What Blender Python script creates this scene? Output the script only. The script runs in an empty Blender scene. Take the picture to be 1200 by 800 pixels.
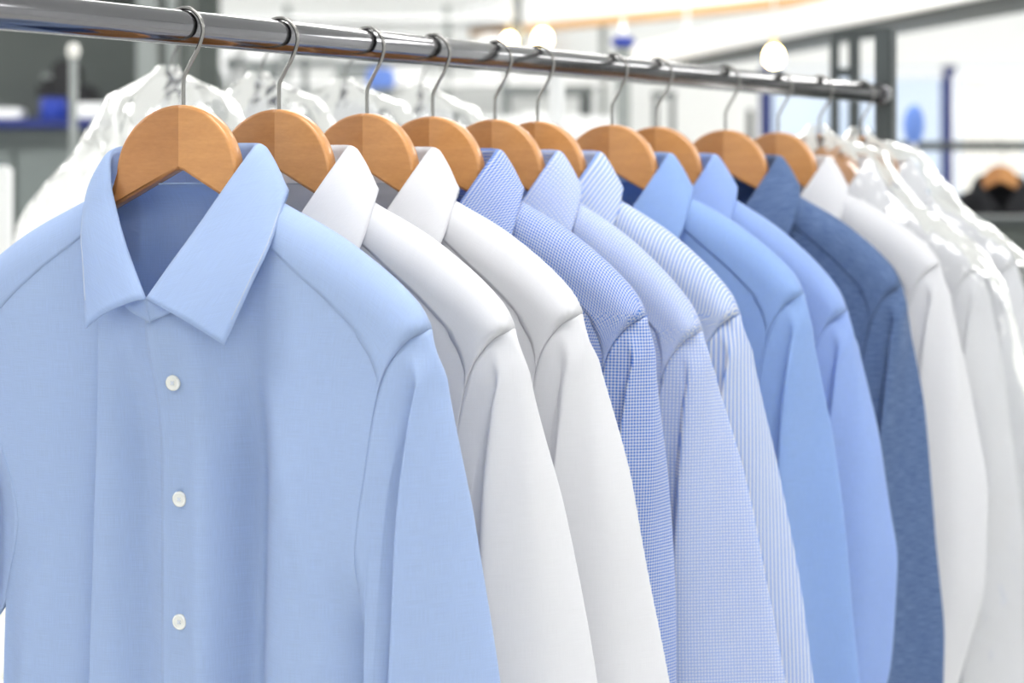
import bpy, bmesh, math, random
import numpy as np
from mathutils import Vector, noise

# ------------------------------------------------------------------ camera, light, exposure
scn = bpy.context.scene
C = scn.collection
FPX = 2100.0                                   # focal length in pixels of the 1200x800 frame
HY = 207.0                                     # horizon row
TH = math.radians(34.6)                        # angle between the view and the rail (world X)
FW = np.array([math.cos(TH), math.sin(TH), 0.0])
RT = np.array([math.sin(TH), -math.cos(TH), 0.0])
UP = np.array([0.0, 0.0, 1.0])
CAMZ = 1.6
CAM = -(1.4 * (FW + RT * (215 - 600) / FPX)); CAM[2] = CAMZ

cam_data = bpy.data.cameras.new('camera')
cam_data.sensor_width = 36.0
cam_data.lens = FPX / 1200.0 * 36.0
cam_data.shift_y = -(400 - HY) / 1200.0
cam_data.clip_start = 0.05
cam_data.dof.use_dof = True
cam_data.dof.focus_distance = 1.42
cam_data.dof.aperture_fstop = 5.0
cam = bpy.data.objects.new('camera', cam_data); C.objects.link(cam)
cam.location = CAM
cam.rotation_euler = (math.pi / 2, 0, TH - math.pi / 2)
scn.camera = cam

world = bpy.data.worlds.new('sky'); scn.world = world
world.use_nodes = True
bgn = world.node_tree.nodes['Background']
bgn.inputs[0].default_value = (0.82, 0.90, 1.0, 1)
bgn.inputs[1].default_value = 0.75
LAMP = 9.0                                     # strength of the ceiling light panels
scn.view_settings.view_transform = 'Standard'
scn.view_settings.look = 'None'
scn.view_settings.gamma = 1.0
scn.view_settings.use_curve_mapping = False
scn.view_settings.exposure = 0.66

def PX(u, v, D):
    """point seen at pixel (u, v) at depth D along the view"""
    return CAM + D * (FW + RT * (u - 600) / FPX + UP * (HY - v) / FPX)
def RM(lat, D, z):
    """room coordinates: metres to the right of the camera, metres ahead, height"""
    p = CAM + FW * D + RT * lat; return np.array([p[0], p[1], z])

# ------------------------------------------------------------------ materials
def lin(c):
    c = c / 255.0
    return c / 12.92 if c <= 0.04045 else ((c + 0.055) / 1.055) ** 2.4
def rgb(r, g, b): return (lin(r), lin(g), lin(b), 1)

class NT:
    def __init__(s, name):
        s.m = bpy.data.materials.new(name); s.m.use_nodes = True
        s.t = s.m.node_tree; s.n = s.t.nodes; s.l = s.t.links
        s.b = s.n['Principled BSDF']; s.out = s.n['Material Output']
    def node(s, typ, **kw):
        n = s.n.new(typ)
        for k, v in kw.items(): setattr(n, k, v)
        return n
    def link(s, a, b): s.l.new(a, b)
    def math(s, op, a, b=None, c=None):
        n = s.node('ShaderNodeMath', operation=op)
        for i, x in enumerate((a, b, c)):
            if x is None: continue
            if isinstance(x, (int, float)): n.inputs[i].default_value = x
            else: s.link(x, n.inputs[i])
        return n.outputs[0]
    def mix(s, fac, a, b):
        n = s.node('ShaderNodeMix', data_type='RGBA')
        for i, x in ((0, fac), (6, a), (7, b)):
            if isinstance(x, (int, float)): n.inputs[i].default_value = x
            elif isinstance(x, tuple): n.inputs[i].default_value = x
            else: s.link(x, n.inputs[i])
        return n.outputs[2]
    def set(s, **kw):
        for k, v in kw.items(): s.b.inputs[k.replace('_', ' ')].default_value = v
    def noise(s, vec, scale, detail=2.0, dim='3D', rough=0.5):
        n = s.node('ShaderNodeTexNoise', noise_dimensions=dim)
        n.inputs['Scale'].default_value = scale; n.inputs['Detail'].default_value = detail
        n.inputs['Roughness'].default_value = rough
        if vec is not None: s.link(vec, n.inputs['Vector'])
        return n.outputs['Fac']
    def mapping(s, vec, scale):
        n = s.node('ShaderNodeMapping'); n.inputs['Scale'].default_value = scale
        s.link(vec, n.inputs['Vector']); return n.outputs[0]
    def bump(s, h, strength, dist=0.001):
        n = s.node('ShaderNodeBump'); n.inputs['Strength'].default_value = strength
        n.inputs['Distance'].default_value = dist
        s.link(h, n.inputs['Height']); s.link(n.outputs[0], s.b.inputs['Normal'])

def plain(name, col, rough=0.6, metal=0.0, var=0.06, scale=6.0, spec=0.4):
    t = NT(name)
    co = t.node('ShaderNodeTexCoord').outputs['Object']
    f = t.noise(co, scale, 4)
    d = tuple(c * (1 - var) for c in col[:3]) + (1,); e = tuple(min(1, c * (1 + var)) for c in col[:3]) + (1,)
    t.link(t.mix(f, d, e), t.b.inputs['Base Color'])
    t.set(Roughness=rough, Metallic=metal); t.b.inputs['Specular IOR Level'].default_value = spec
    return t.m

def fabric(name, col, pattern='plain', col2=None, period=0.003, slub=0.05, bump=0.25):
    t = NT(name)
    uv = t.node('ShaderNodeUVMap').outputs[0]
    sep = t.node('ShaderNodeSeparateXYZ'); t.link(uv, sep.inputs[0])
    def wave(axis, duty):
        f = t.math('FRACT', t.math('DIVIDE', sep.outputs[axis], period))
        return t.math('LESS_THAN', f, duty)
    warp = t.noise(t.mapping(uv, (2600, 60, 1)), 1.0, 1.5, '2D')
    weft = t.noise(t.mapping(uv, (45, 2600, 1)), 1.0, 1.5, '2D')
    th = t.math('MULTIPLY_ADD', t.math('ADD', warp, weft), 0.5, 0.0)
    base = col
    if pattern == 'gingham':
        k = t.math('MULTIPLY', t.math('ADD', wave(0, 0.5), wave(1, 0.5)), 0.5)
        base = t.mix(k, col2, col)
    elif pattern == 'check':
        k = t.math('MAXIMUM', wave(0, 0.36), wave(1, 0.36))
        base = t.mix(k, col2, col)
    elif pattern == 'stripe':
        base = t.mix(wave(0, 0.45), col2, col)
    elif pattern == 'chambray':
        s1 = t.noise(t.mapping(uv, (60, 900, 1)), 1.0, 3, '2D', 0.7)
        k = t.math('MULTIPLY_ADD', t.math('SUBTRACT', s1, 0.5), 2.6, 0.5)
        n = t.node('ShaderNodeClamp'); t.link(k, n.inputs[0])
        base = t.mix(n.outputs[0], col2, col)
    fac = t.math('MULTIPLY_ADD', t.math('SUBTRACT', th, 0.5), slub * 6, 1.0)
    vm = t.node('ShaderNodeVectorMath', operation='SCALE')
    if isinstance(base, tuple): vm.inputs[0].default_value = base[:3]
    else: t.link(base, vm.inputs[0])
    t.link(fac, vm.inputs['Scale'])
    t.link(vm.outputs[0], t.b.inputs['Base Color'])
    t.set(Roughness=0.75); t.b.inputs['Specular IOR Level'].default_value = 0.25
    t.b.inputs['Sheen Weight'].default_value = 0.22; t.b.inputs['Sheen Roughness'].default_value = 0.4
    # soft creases left by the iron plus the weave
    co = t.node('ShaderNodeTexCoord').outputs['Object']
    cr = t.noise(t.mapping(co, (1, 1, 0.45)), 26, 3)
    h = t.math('ADD', t.math('MULTIPLY', cr, 3.0), t.math('MULTIPLY', th, 0.25))
    t.bump(h, bump, 0.0012)
    # thin cotton lets a little light through
    tr = t.node('ShaderNodeBsdfTranslucent'); t.link(vm.outputs[0], tr.inputs[0])
    mx = t.node('ShaderNodeMixShader'); mx.inputs[0].default_value = 0.38
    t.link(t.b.outputs[0], mx.inputs[1]); t.link(tr.outputs[0], mx.inputs[2]); t.link(mx.outputs[0], t.out.inputs[0])
    return t.m

def film(name, diff=0.035, gloss=0.16, tint=(1, 1, 1, 1)):
    t = NT(name)
    co = t.node('ShaderNodeTexCoord').outputs['Object']
    n1 = t.noise(t.mapping(co, (1, 1, 0.5)), 15, 2, rough=0.5)
    n2 = t.noise(co, 70, 2)
    h = t.math('ADD', n1, t.math('MULTIPLY', n2, 0.06))
    bp = t.node('ShaderNodeBump'); bp.inputs['Strength'].default_value = 0.9; bp.inputs['Distance'].default_value = 0.022
    t.link(h, bp.inputs['Height'])
    gl = t.node('ShaderNodeBsdfGlossy'); gl.inputs['Roughness'].default_value = 0.12; gl.inputs['Color'].default_value = (1, 1, 1, 1)
    t.link(bp.outputs[0], gl.inputs['Normal'])
    tp = t.node('ShaderNodeBsdfTransparent'); tp.inputs[0].default_value = (0.95, 0.955, 0.96, 1)
    df = t.node('ShaderNodeBsdfDiffuse'); df.inputs[0].default_value = (0.9, 0.92, 0.95, 1)
    fr = t.node('ShaderNodeFresnel'); fr.inputs['IOR'].default_value = 1.5; t.link(bp.outputs[0], fr.inputs['Normal'])
    a = t.node('ShaderNodeMixShader'); a.inputs[0].default_value = diff
    t.link(tp.outputs[0], a.inputs[1]); t.link(df.outputs[0], a.inputs[2])
    b = t.node('ShaderNodeMixShader')
    k = t.math('MULTIPLY_ADD', fr.outputs[0], 0.8, gloss * 0.35)
    t.link(k, b.inputs[0]); t.link(a.outputs[0], b.inputs[1]); t.link(gl.outputs[0], b.inputs[2])
    t.link(b.outputs[0], t.out.inputs[0])
    return t.m

def emitter(name, col, s):
    t = NT(name); t.set(Base_Color=(0.9, 0.9, 0.9, 1))
    t.b.inputs['Emission Color'].default_value = col; t.b.inputs['Emission Strength'].default_value = s
    return t.m

def wood_mat(name, a, b):
    t = NT(name)
    co = t.node('ShaderNodeTexCoord').outputs['Object']
    g = t.noise(t.mapping(co, (18, 90, 150)), 1.0, 5, rough=0.65)
    g2 = t.noise(t.mapping(co, (160, 600, 420)), 1.0, 2)
    k = t.math('MULTIPLY_ADD', g2, 0.35, t.math('MULTIPLY', g, 0.65))
    t.link(t.mix(k, a, b), t.b.inputs['Base Color'])
    t.set(Roughness=0.42); t.b.inputs['Coat Weight'].default_value = 0.5; t.b.inputs['Coat Roughness'].default_value = 0.12
    return t.m

def metal(name, col, rough):
    t = NT(name)
    co = t.node('ShaderNodeTexCoord').outputs['Object']
    f = t.noise(t.mapping(co, (3, 220, 220)), 1.0, 2)
    r = t.math('MULTIPLY_ADD', f, 0.06, rough)
    t.link(r, t.b.inputs['Roughness'])
    t.set(Base_Color=col, Metallic=1.0)
    return t.m

M = {}
M['wood'] = wood_mat('varnished_beech', rgb(172, 112, 56), rgb(216, 158, 96))
M['wood_shaded'] = wood_mat('varnished_beech_shaded', rgb(150, 94, 46), rgb(194, 136, 78))  # left arm: same beech, shade of the turned-away half painted into its colour
M['chrome'] = metal('polished_steel', (0.20, 0.20, 0.215, 1), 0.09)
M['wire'] = metal('hook_steel', (0.27, 0.265, 0.26, 1), 0.14)
M['button'] = plain('pearl_button', rgb(226, 228, 226), 0.25, spec=0.6)
M['thread'] = plain('sewing_thread', rgb(205, 212, 226), 0.8)
M['bag'] = film('clear_poly_film')
M['wall'] = plain('white_wall_paint', rgb(236, 238, 238), 0.8, var=0.02)
M['floor'] = plain('pale_floor', rgb(216, 216, 212), 0.5, var=0.04, scale=2)
M['ceil'] = plain('white_ceiling_paint', rgb(238, 240, 241), 0.9, var=0.02)
M['dark'] = plain('charcoal_steel', rgb(70, 76, 78), 0.5)
M['grey'] = plain('grey_steel', rgb(128, 134, 134), 0.5)
M['cabinet'] = plain('grey_green_laminate', rgb(104, 112, 112), 0.6)
M['panel'] = plain('dark_grey_laminate', rgb(82, 88, 86), 0.65)
M['blue'] = plain('blue_enamel', rgb(24, 52, 150), 0.45)
M['navy'] = plain('navy_laminate', rgb(30, 44, 110), 0.5)
M['paleblue'] = plain('pale_blue_plastic', rgb(104, 138, 214), 0.5)
M['black'] = plain('black_plastic', rgb(22, 23, 27), 0.5)
M['white'] = plain('white_enamel', rgb(236, 238, 240), 0.45, var=0.02)
M['timber'] = plain('pine_batten', rgb(214, 172, 120), 0.7, var=0.1)
M['lamp'] = emitter('led_panel', (1.0, 0.98, 0.95, 1), LAMP)
M['warm'] = emitter('warm_bulb', (1.0, 0.70, 0.28, 1), 30)
M['brass'] = metal('brass_shade', (0.75, 0.55, 0.22, 1), 0.25)
M['curtain'] = plain('white_curtain', rgb(232, 232, 228), 0.9)
M['jacket'] = plain('black_wool', rgb(24, 25, 30), 0.9)
M['charcoal_cloth'] = plain('charcoal_cloth', rgb(82, 86, 92), 0.9)

# ------------------------------------------------------------------ object helpers
def link(name, me, mat, parent=None):
    o = bpy.data.objects.new(name, me); C.objects.link(o)
    if mat is not None and not me.materials: me.materials.append(M[mat] if isinstance(mat, str) else mat)
    if parent is not None: o.parent = parent
    return o
def tag(o, label=None, cat=None, group=None, kind=None):
    if label: o['label'] = label
    if cat: o['category'] = cat
    if group: o['group'] = group
    if kind: o['kind'] = kind
    return o
def empty(name, loc, rz=0.0):
    o = bpy.data.objects.new(name, None); C.objects.link(o)
    o.location = loc; o.rotation_euler = (0, 0, rz); o.empty_display_size = 0.05
    return o
def copy_part(o, parent):
    c = o.copy(); C.objects.link(c); c.parent = parent; return c
def smooth(me):
    me.polygons.foreach_set('use_smooth', [True] * len(me.polygons))
def mesh(name, V, Fc, uv=None, sm=True):
    me = bpy.data.meshes.new(name)
    me.from_pydata([tuple(v) for v in V], [], Fc)
    if uv is not None:
        lay = me.uv_layers.new(name='UVMap')
        idx = np.empty(len(me.loops), dtype=np.int32); me.loops.foreach_get('vertex_index', idx)
        lay.data.foreach_set('uv', np.asarray(uv, dtype=np.float32)[idx].ravel())
    me.update()
    if sm: smooth(me)
    return me
def grid(name, P, UV=None, closed_u=False, flip=False):
    """P: (rows, cols, 3)"""
    n, m, _ = P.shape
    Fc = []
    for i in range(n - 1):
        for j in range(m if closed_u else m - 1):
            a = i * m + j; b = i * m + (j + 1) % m; c = (i + 1) * m + (j + 1) % m; d = (i + 1) * m + j
            Fc.append((a, d, c, b) if flip else (a, b, c, d))
    return mesh(name, P.reshape(-1, 3), Fc, None if UV is None else UV.reshape(-1, 2))
def thicken(o, t=0.0009, off=-1):
    md = o.modifiers.new('cloth_thickness', 'SOLIDIFY'); md.thickness = t; md.offset = off; return o
def tube(name, pts, r, seg=10, cap=True):
    pts = [Vector(p) for p in pts]; n = len(pts); V = []; Fc = []
    t0 = (pts[1] - pts[0]).normalized()
    ref = Vector((0, 0, 1)) if abs(t0.z) < 0.9 else Vector((1, 0, 0))
    nrm = (ref - t0 * ref.dot(t0)).normalized()
    for i, p in enumerate(pts):
        t = (pts[min(i + 1, n - 1)] - pts[max(i - 1, 0)]).normalized()
        nrm = (nrm - t * nrm.dot(t)).normalized(); bn = t.cross(nrm)
        rr = r[i] if hasattr(r, '__len__') else r
        for k in range(seg):
            a = 2 * math.pi * k / seg
            V.append(p + (nrm * math.cos(a) + bn * math.sin(a)) * rr)
    for i in range(n - 1):
        for k in range(seg):
            Fc.append((i * seg + k, i * seg + (k + 1) % seg, (i + 1) * seg + (k + 1) % seg, (i + 1) * seg + k))
    if cap:
        Fc.append(tuple(reversed(range(seg)))); Fc.append(tuple(range((n - 1) * seg, n * seg)))
    return mesh(name, V, Fc)
def crom(pts, n):
    """Catmull-Rom through pts, n samples, uniform in control index"""
    P = np.asarray(pts, float); k = len(P)
    t = np.linspace(0, k - 1, n); i = np.minimum(t.astype(int), k - 2); f = (t - i)[:, None]
    g = lambda j: P[np.clip(j, 0, k - 1)]
    p0 = np.where((i == 0)[:, None], 2 * P[0] - P[1], g(i - 1)); p1 = g(i); p2 = g(i + 1)
    p3 = np.where((i == k - 2)[:, None], 2 * P[-1] - P[-2], g(i + 2))
    return 0.5 * (2 * p1 + (p2 - p0) * f + (2 * p0 - 5 * p1 + 4 * p2 - p3) * f ** 2 + (3 * p1 - p0 - 3 * p2 + p3) * f ** 3)
def pchip(x, xs, ys):
    """smooth monotone-ish interpolation"""
    xs = np.asarray(xs, float); ys = np.asarray(ys, float); h = np.diff(xs); d = np.diff(ys) / h
    m = np.zeros_like(ys); m[0] = d[0]; m[-1] = d[-1]
    for i in range(1, len(xs) - 1):
        m[i] = 0 if d[i - 1] * d[i] <= 0 else 2 / (1 / d[i - 1] + 1 / d[i])
    x = np.clip(np.asarray(x, float), xs[0], xs[-1])
    i = np.clip(np.searchsorted(xs, x) - 1, 0, len(xs) - 2); t = (x - xs[i]) / h[i]
    return ((1 + 2 * t) * (1 - t) ** 2 * ys[i] + t * (1 - t) ** 2 * h[i] * m[i] + t * t * (3 - 2 * t) * ys[i + 1] + t * t * (t - 1) * h[i] * m[i + 1])
def sstep(a, b, x):
    t = np.clip((x - a) / (b - a), 0, 1); return t * t * (3 - 2 * t)

def box_mesh(name, sx, sy, sz, bev=0.004, base=True):
    bm = bmesh.new(); bmesh.ops.create_cube(bm, size=1)
    for v in bm.verts:
        v.co.x *= sx; v.co.y *= sy; v.co.z = (v.co.z + (0.5 if base else 0)) * sz
    if bev: bmesh.ops.bevel(bm, geom=list(bm.edges), offset=min(bev, 0.3 * min(sx, sy, sz)), segments=2, affect='EDGES')
    me = bpy.data.meshes.new(name); bm.to_mesh(me); bm.free(); return me
ROOMZ = TH - math.pi / 2                         # object x axis = camera right, y axis = camera forward
def rbox(name, lat, D, z, sx, sy, sz, mat, parent=None, bev=0.004, rz=0.0):
    """box standing at room coordinates (centre of its base)"""
    o = link(name, box_mesh(name, sx, sy, sz, bev), mat)
    o.location = RM(lat, D, z); o.rotation_euler = (0, 0, ROOMZ + rz)
    if parent is not None:
        o.location = Vector(o.location) - Vector(parent.location) if parent.rotation_euler.z == 0 else o.location
        o.parent = parent
    return o
def part_box(name, parent, x, y, z, sx, sy, sz, mat, bev=0.004, rot=None):
    """box in the parent's own axes"""
    o = link(name, box_mesh(name, sx, sy, sz, bev), mat, parent); o.location = (x, y, z)
    if rot: o.rotation_euler = rot
    return o
def lat_of(u, D): return (u - 600) / FPX * D
def z_of(v, D): return CAMZ + (HY - v) / FPX * D

# ------------------------------------------------------------------ room shell
RH = 3.3; DB = 10.5; DF = -3.2; LW = -5.2; RW = 5.6
def slab(name, l0, l1, d0, d1, z0, z1, mat):
    o = rbox(name, (l0 + l1) / 2, (d0 + d1) / 2, z0, l1 - l0, d1 - d0, z1 - z0, mat, bev=0)
    return tag(o, kind='structure')
slab('floor', LW, RW, DF, DB, -0.1, 0, 'floor')
slab('ceiling', LW, RW, DF, DB, RH, RH + 0.1, 'ceil')
slab('wall_left', LW - 0.1, LW, DF, DB, 0, RH, 'wall')
slab('wall_right', RW, RW + 0.1, DF, DB, 0, RH, 'wall')
slab('wall_front', LW, RW, DF - 0.1, DF, 0, RH, 'wall')
# back wall with a wide window opening on the right
WL, WR, WZ0, WZ1 = 1.45, 4.6, 0.7, 2.25
slab('wall_back', LW, WL, DB, DB + 0.1, 0, RH, 'wall')
slab('wall_back.001', WR, RW, DB, DB + 0.1, 0, RH, 'wall')
slab('wall_back.002', WL, WR, DB, DB + 0.1, 0, WZ0, 'wall')
slab('wall_back.003', WL, WR, DB, DB + 0.1, WZ1, RH, 'wall')


# ceiling light panels (real fixtures, the main light of the room)
k = 0
for dl, labd in ((-3.4, 'left'), (0.2, 'middle'), (3.8, 'right')):
    for dd, fr in ((-2.3, 'behind the camera'), (1.0, 'over the shirt rail'), (4.6, 'beyond the rail'), (8.0, 'near the back wall')):
        p = empty('ceiling_light', RM(dl, dd, RH), ROOMZ)
        tag(p, 'flat white ceiling light panel, %s row, %s' % (labd, fr), 'ceiling light', 'ceiling light panels')
        lw = 1.6 if dd < 4 else 2.6
        part_box('light_frame', p, 0, 0, -0.03, lw + 0.04, 0.64, 0.03, 'white')
        part_box('diffuser', p, 0, 0, -0.036, lw - 0.04, 0.56, 0.008, 'lamp', 0)

# ------------------------------------------------------------------ the garment rack
ZT = 1.656                                       # height of the hanger tops
ZR = ZT + 0.0603; RR = 0.0138                    # rail axis height and radius
rack = empty('garment_rail', (1.385, 0, 0))
tag(rack, 'polished steel garment rail on charcoal uprights carrying the row of shirts', 'clothes rail')
def rack_part(name, me, mat):
    o = link(name, me, mat, rack); return o
def cyl_x(name, x0, x1, r, seg=48):
    return tube(name, [(x0, 0, 0), (x0 * .5 + x1 * .5, 0, 0), (x1, 0, 0)], r, seg)
o = rack_part('rail_tube', cyl_x('rail_tube', -2.9, -0.014, RR), 'chrome'); o.location = (0, 0, ZR)
o = rack_part('end_cap', tube('end_cap', [(-0.028, 0, 0), (-0.026, 0, 0), (-0.0135, 0, 0), (-0.0125, 0, 0)], [0.0145, 0.0155, 0.0155, 0.0145], 40), 'chrome'); o.location = (0, 0, ZR)
for x in (0.0, -2.9):
    o = rack_part('upright', box_mesh('upright', 0.025, 0.025, 1.81, 0.003), 'dark'); o.location = (x, 0, 0)
    o = rack_part('foot', box_mesh('foot', 0.04, 0.6, 0.03, 0.004), 'dark'); o.location = (x, 0, 0)

# ------------------------------------------------------------------ hangers
def hanger_arm(side):
    pts = []
    for a in np.linspace(90, 8, 24):
        pts.append((0.0555 * math.cos(math.radians(a)), -0.056 + 0.056 * math.sin(math.radians(a))))
    pts += [(0.0555, -0.058), (0.0580, -0.068), (0.065, -0.078), (0.080, -0.088), (0.10, -0.099), (0.14, -0.127), (0.165, -0.149), (0.178, -0.163), (0.181, -0.171), (0.178, -0.178), (0.172, -0.179)]
    pts += [(0.15, -0.160), (0.12, -0.133), (0.09, -0.106), (0.065, -0.0835), (0.004, -0.0515), (0.0, -0.0505)]
    P = np.array(pts); n = len(P)
    # inward offset for the rounded rim
    nx = np.roll(P, -1, 0) - P; nx /= np.linalg.norm(nx, axis=1)[:, None]
    nr = np.stack([nx[:, 1], -nx[:, 0]], 1)
    nv = nr + np.roll(nr, 1, 0); nv /= np.maximum(np.linalg.norm(nv, axis=1), 0.4)[:, None]
    nv[0] = (0, -1); nv[-1] = (0, 1)
    H = 0.0070; bev = 0.0026
    V = []; rings = []
    def yc(x): return 0.09 * min(x, 0.058)
    for off, yy in ((1.0, H), (0.29, H - 0.29 * bev), (0.0, H - bev), (0.0, 0.0), (0.0, -H + bev), (0.29, -H + 0.29 * bev), (1.0, -H)):
        Q = P + nv * bev * off
        rings.append(len(V))
        for (x, z) in Q:
            x = max(x, 0.0)
            V.append((side * x, yy, z))
    Fc = []
    for k in range(len(rings) - 1):
        for i in range(n):
            j = (i + 1) % n
            q = (rings[k] + i, rings[k] + j, rings[k + 1] + j, rings[k + 1] + i)
            Fc.append(q if side < 0 else q[::-1])
    bm = bmesh.new(); vs = [bm.verts.new(v) for v in V]
    for q in Fc: bm.faces.new([vs[i] for i in q])
    caps = [bm.faces.new([vs[i] for i in range(n)]), bm.faces.new([vs[rings[-1] + i] for i in reversed(range(n))])]
    bmesh.ops.triangulate(bm, faces=caps)
    for cx in (0.058, 0.078):                       # keep the visible faces flat, bend and thin the arm beyond
        bmesh.ops.bisect_plane(bm, geom=list(bm.verts) + list(bm.edges) + list(bm.faces), plane_co=(side * cx, 0, 0), plane_no=(1, 0, 0))
    for v in bm.verts:
        x = abs(v.co.x)
        v.co.y = -(v.co.y * (1 - 0.6 * min(1.0, max(0.0, (x - 0.058) / 0.020))) + yc(x))
    bmesh.ops.recalc_face_normals(bm, faces=bm.faces)
    me = bpy.data.meshes.new('hanger_arm'); bm.to_mesh(me); bm.free()
    smooth(me)
    for p in me.polygons:
        if abs(p.normal.y) > 0.97: p.use_smooth = False
    return me
hz = ZR - ZT
_hk = [(0, 0, -0.012), (0, 0, 0.0), (0, 0, 0.016), (0.0012, 0, 0.023), (0.0065, 0, 0.0325), (0.0125, 0, 0.042), (0.0165, 0, 0.051)]
rc = 0.0180; zc = hz + RR + 0.0017 - rc
for a in np.linspace(-6, 205, 26):
    _hk.append((rc * math.cos(math.radians(a)), 0, zc + rc * math.sin(math.radians(a))))
HK = tube('hook', crom(_hk, 120), 0.00165, 12)
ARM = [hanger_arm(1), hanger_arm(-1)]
hang_proto = None
def hanger(X, yaw, label, dy=0.0, Y=0.0, z=ZT, group='wooden hangers on the steel rail'):
    global hang_proto
    r = empty('wooden_hanger', (X, Y, z), math.radians(yaw) - math.pi / 2)
    tag(r, label, 'hanger', group)
    if hang_proto is None:
        for me, wm in zip(ARM, ('wood', 'wood_shaded')): link('arm', me, wm, r)
        link('hook', HK, 'wire', r)
        hang_proto = r
    else:
        for ch in [c for c in hang_proto.children]: copy_part(ch, r)
    return r

# ------------------------------------------------------------------ shirts
def LM(P):                                       # shirt maths has y towards the viewer
    P = np.array(P, float); P[..., 1] *= -1; return P

class Shirt:
    def __init__(s, seed, Xs=0.217, tip=-0.167, flare=0.0, bend=None, tuck=1.0, mid=0.0, hero=False, lo=False, sway=0.0, ys=1.0):
        s.rg = random.Random(seed); s.Xs = Xs; s.tip = tip; s.flare = flare; s.bend = bend; s.tuck = tuck; s.mid = mid
        s.hero = hero; s.lo = lo; s.sway = sway; s.ys = ys
        s.fold = [(s.rg.uniform(0.6, 1.2), s.rg.uniform(9, 17), s.rg.uniform(-2.2, 2.2), s.rg.uniform(0, 6.28)) for _ in range(4)]
        sx = [0, 0.062, 0.09, 0.14, 0.176, 0.198, 0.209, 0.217]; sz = [-0.061, -0.062, -0.076, -0.100, -0.123, -0.1405, -0.152, -0.167]
        k = (Xs - 0.062) / (0.217 - 0.062); kz = (tip + 0.062) / (-0.167 + 0.062)
        s.sx = [0] + [0.062 + (x - 0.062) * k for x in sx[1:]]; s.sz = [-0.061] + [-0.062 + (z + 0.062) * kz for z in sz[1:]]
        s.zua = tip - 0.235
    def zsh(s, x): return pchip(np.abs(x), s.sx, s.sz)
    def XA(s, z, sgn):
        k = s.Xs / 0.217; d = s.tip - np.asarray(z)
        cut = 0.0 if sgn > 0 else 0.016
        return k * pchip(d, [-1, 0, 0.008, 0.042, 0.11, 0.165, 0.235, 0.33, 0.62],
                         [0.217, 0.217, 0.205, 0.185, 0.172 - cut, 0.165 - cut * 1.5, 0.170 - cut * .3, 0.168, 0.172])
    def ridge(s, x): return 0.03 * np.abs(x)
    def body_y(s, x, z, xt, side):
        ax = np.abs(xt); zs = s.zsh(xt); d = np.maximum(zs - z, 0)
        sgn = np.where(xt >= 0, 1, -1)
        T = pchip(ax, [0, 0.06, 0.075, 0.12, 0.2, 0.3], [0.020, 0.016, 0.016, 0.021, 0.017, 0.017]) if side > 0 else pchip(ax, [0, 0.05, 0.08, 0.12, 0.3], [0.036, 0.030, 0.022, 0.020, 0.016])
        q = np.minimum(d / 0.034, 1.0)
        y = T * np.sqrt(1 - (1 - q) ** 2)
        xe = np.where(sgn > 0, s.XA(z, 1), s.XA(z, -1))
        edge = np.abs(x) / xe
        y = y * (1 - 0.85 * sstep(0.80, 1.0, edge) * sstep(s.tip - 0.17, s.zua, z) )
        if side > 0:
            y = y + 0.021 * np.exp(-(x / 0.05) ** 2 - ((z + 0.165) / 0.055) ** 2)
        ramp = sstep(0.05, 0.24, d) * (1 - 0.75 * sstep(0.86, 1.0, edge))
        f = 0
        for a, fx, fz, ph in s.fold:
            f = f + a * 0.0018 * np.sin(fx * 6.283 * x * 0.62 + fz * z + ph)
        if s.hero and side > 0:
            f = 0.25 * f
            xc = 0.066 + 0.03 * (z + 0.4)
            f = f - 0.025 * np.exp(-((x - xc) / 0.0185) ** 2) + 0.011 * np.exp(-((x - 0.034) / 0.014) ** 2) + 0.007 * np.exp(-((x - 0.112) / 0.026) ** 2)
            xl = -0.065 + 0.036 * (z + 0.18)
            f = f - 0.011 * np.exp(-np.maximum(xl - x, 0) / 0.022) * sstep(0.0015, -0.0015, x - xl) + 0.003 * np.exp(-((x - xl - 0.01) / 0.02) ** 2)
            f = f - 0.013 * np.exp(-((x + 0.030) / 0.016) ** 2)
            f = f + 0.004 * np.exp(-((x - 0.165) / 0.014) ** 2)
            # soft pull lines fanning from the collar
            f = f + 0.003 * sstep(0.35, 0.1, d) * np.exp(-((x - 0.085 + 0.25 * (z + 0.2)) / 0.010) ** 2)
        y = y + ramp * f
        return side * y + s.ridge(xt) + (s.sway * d if True else 0)
    def panel(s, x0, x1, side, nu=70, nv=80, zb=-0.78, off=0.0):
        if s.lo: nu, nv = nu // 3, nv // 3
        xt = np.linspace(x0, x1, nu)
        if s.hero and side > 0:                   # extra columns along the pressed crease
            xt = np.sort(np.unique(np.concatenate([xt, np.linspace(-0.082, -0.05, 30)[(np.linspace(-0.082, -0.05, 30) > x0) & (np.linspace(-0.082, -0.05, 30) < x1)]])))
        if side > 0:
            ax = np.abs(xt)
            ztop = np.where(ax < 0.062, pchip(ax, [0, 0.015, 0.03, 0.048, 0.062], [-0.160, -0.155, -0.138, -0.105, -0.062]), s.zsh(xt))
        else: ztop = s.zsh(xt)
        v = np.linspace(0, 1, nv) ** 1.6
        Z = ztop[None, :] + (zb - ztop)[None, :] * v[:, None]
        XT = np.repeat(xt[None, :], nv, 0); sg = np.where(XT >= 0, 1, -1)
        xa = np.where(sg > 0, s.XA(Z, 1), s.XA(Z, -1))
        X = XT * (1 - (1 - xa / s.Xs) * np.abs(XT / s.Xs) ** 3)
        Y = s.body_y(X, Z, XT, side) + off * sstep(0.07, 0.03, X)
        return LM(np.stack([X, Y, Z], -1)), np.stack([XT, Z], -1)
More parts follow.
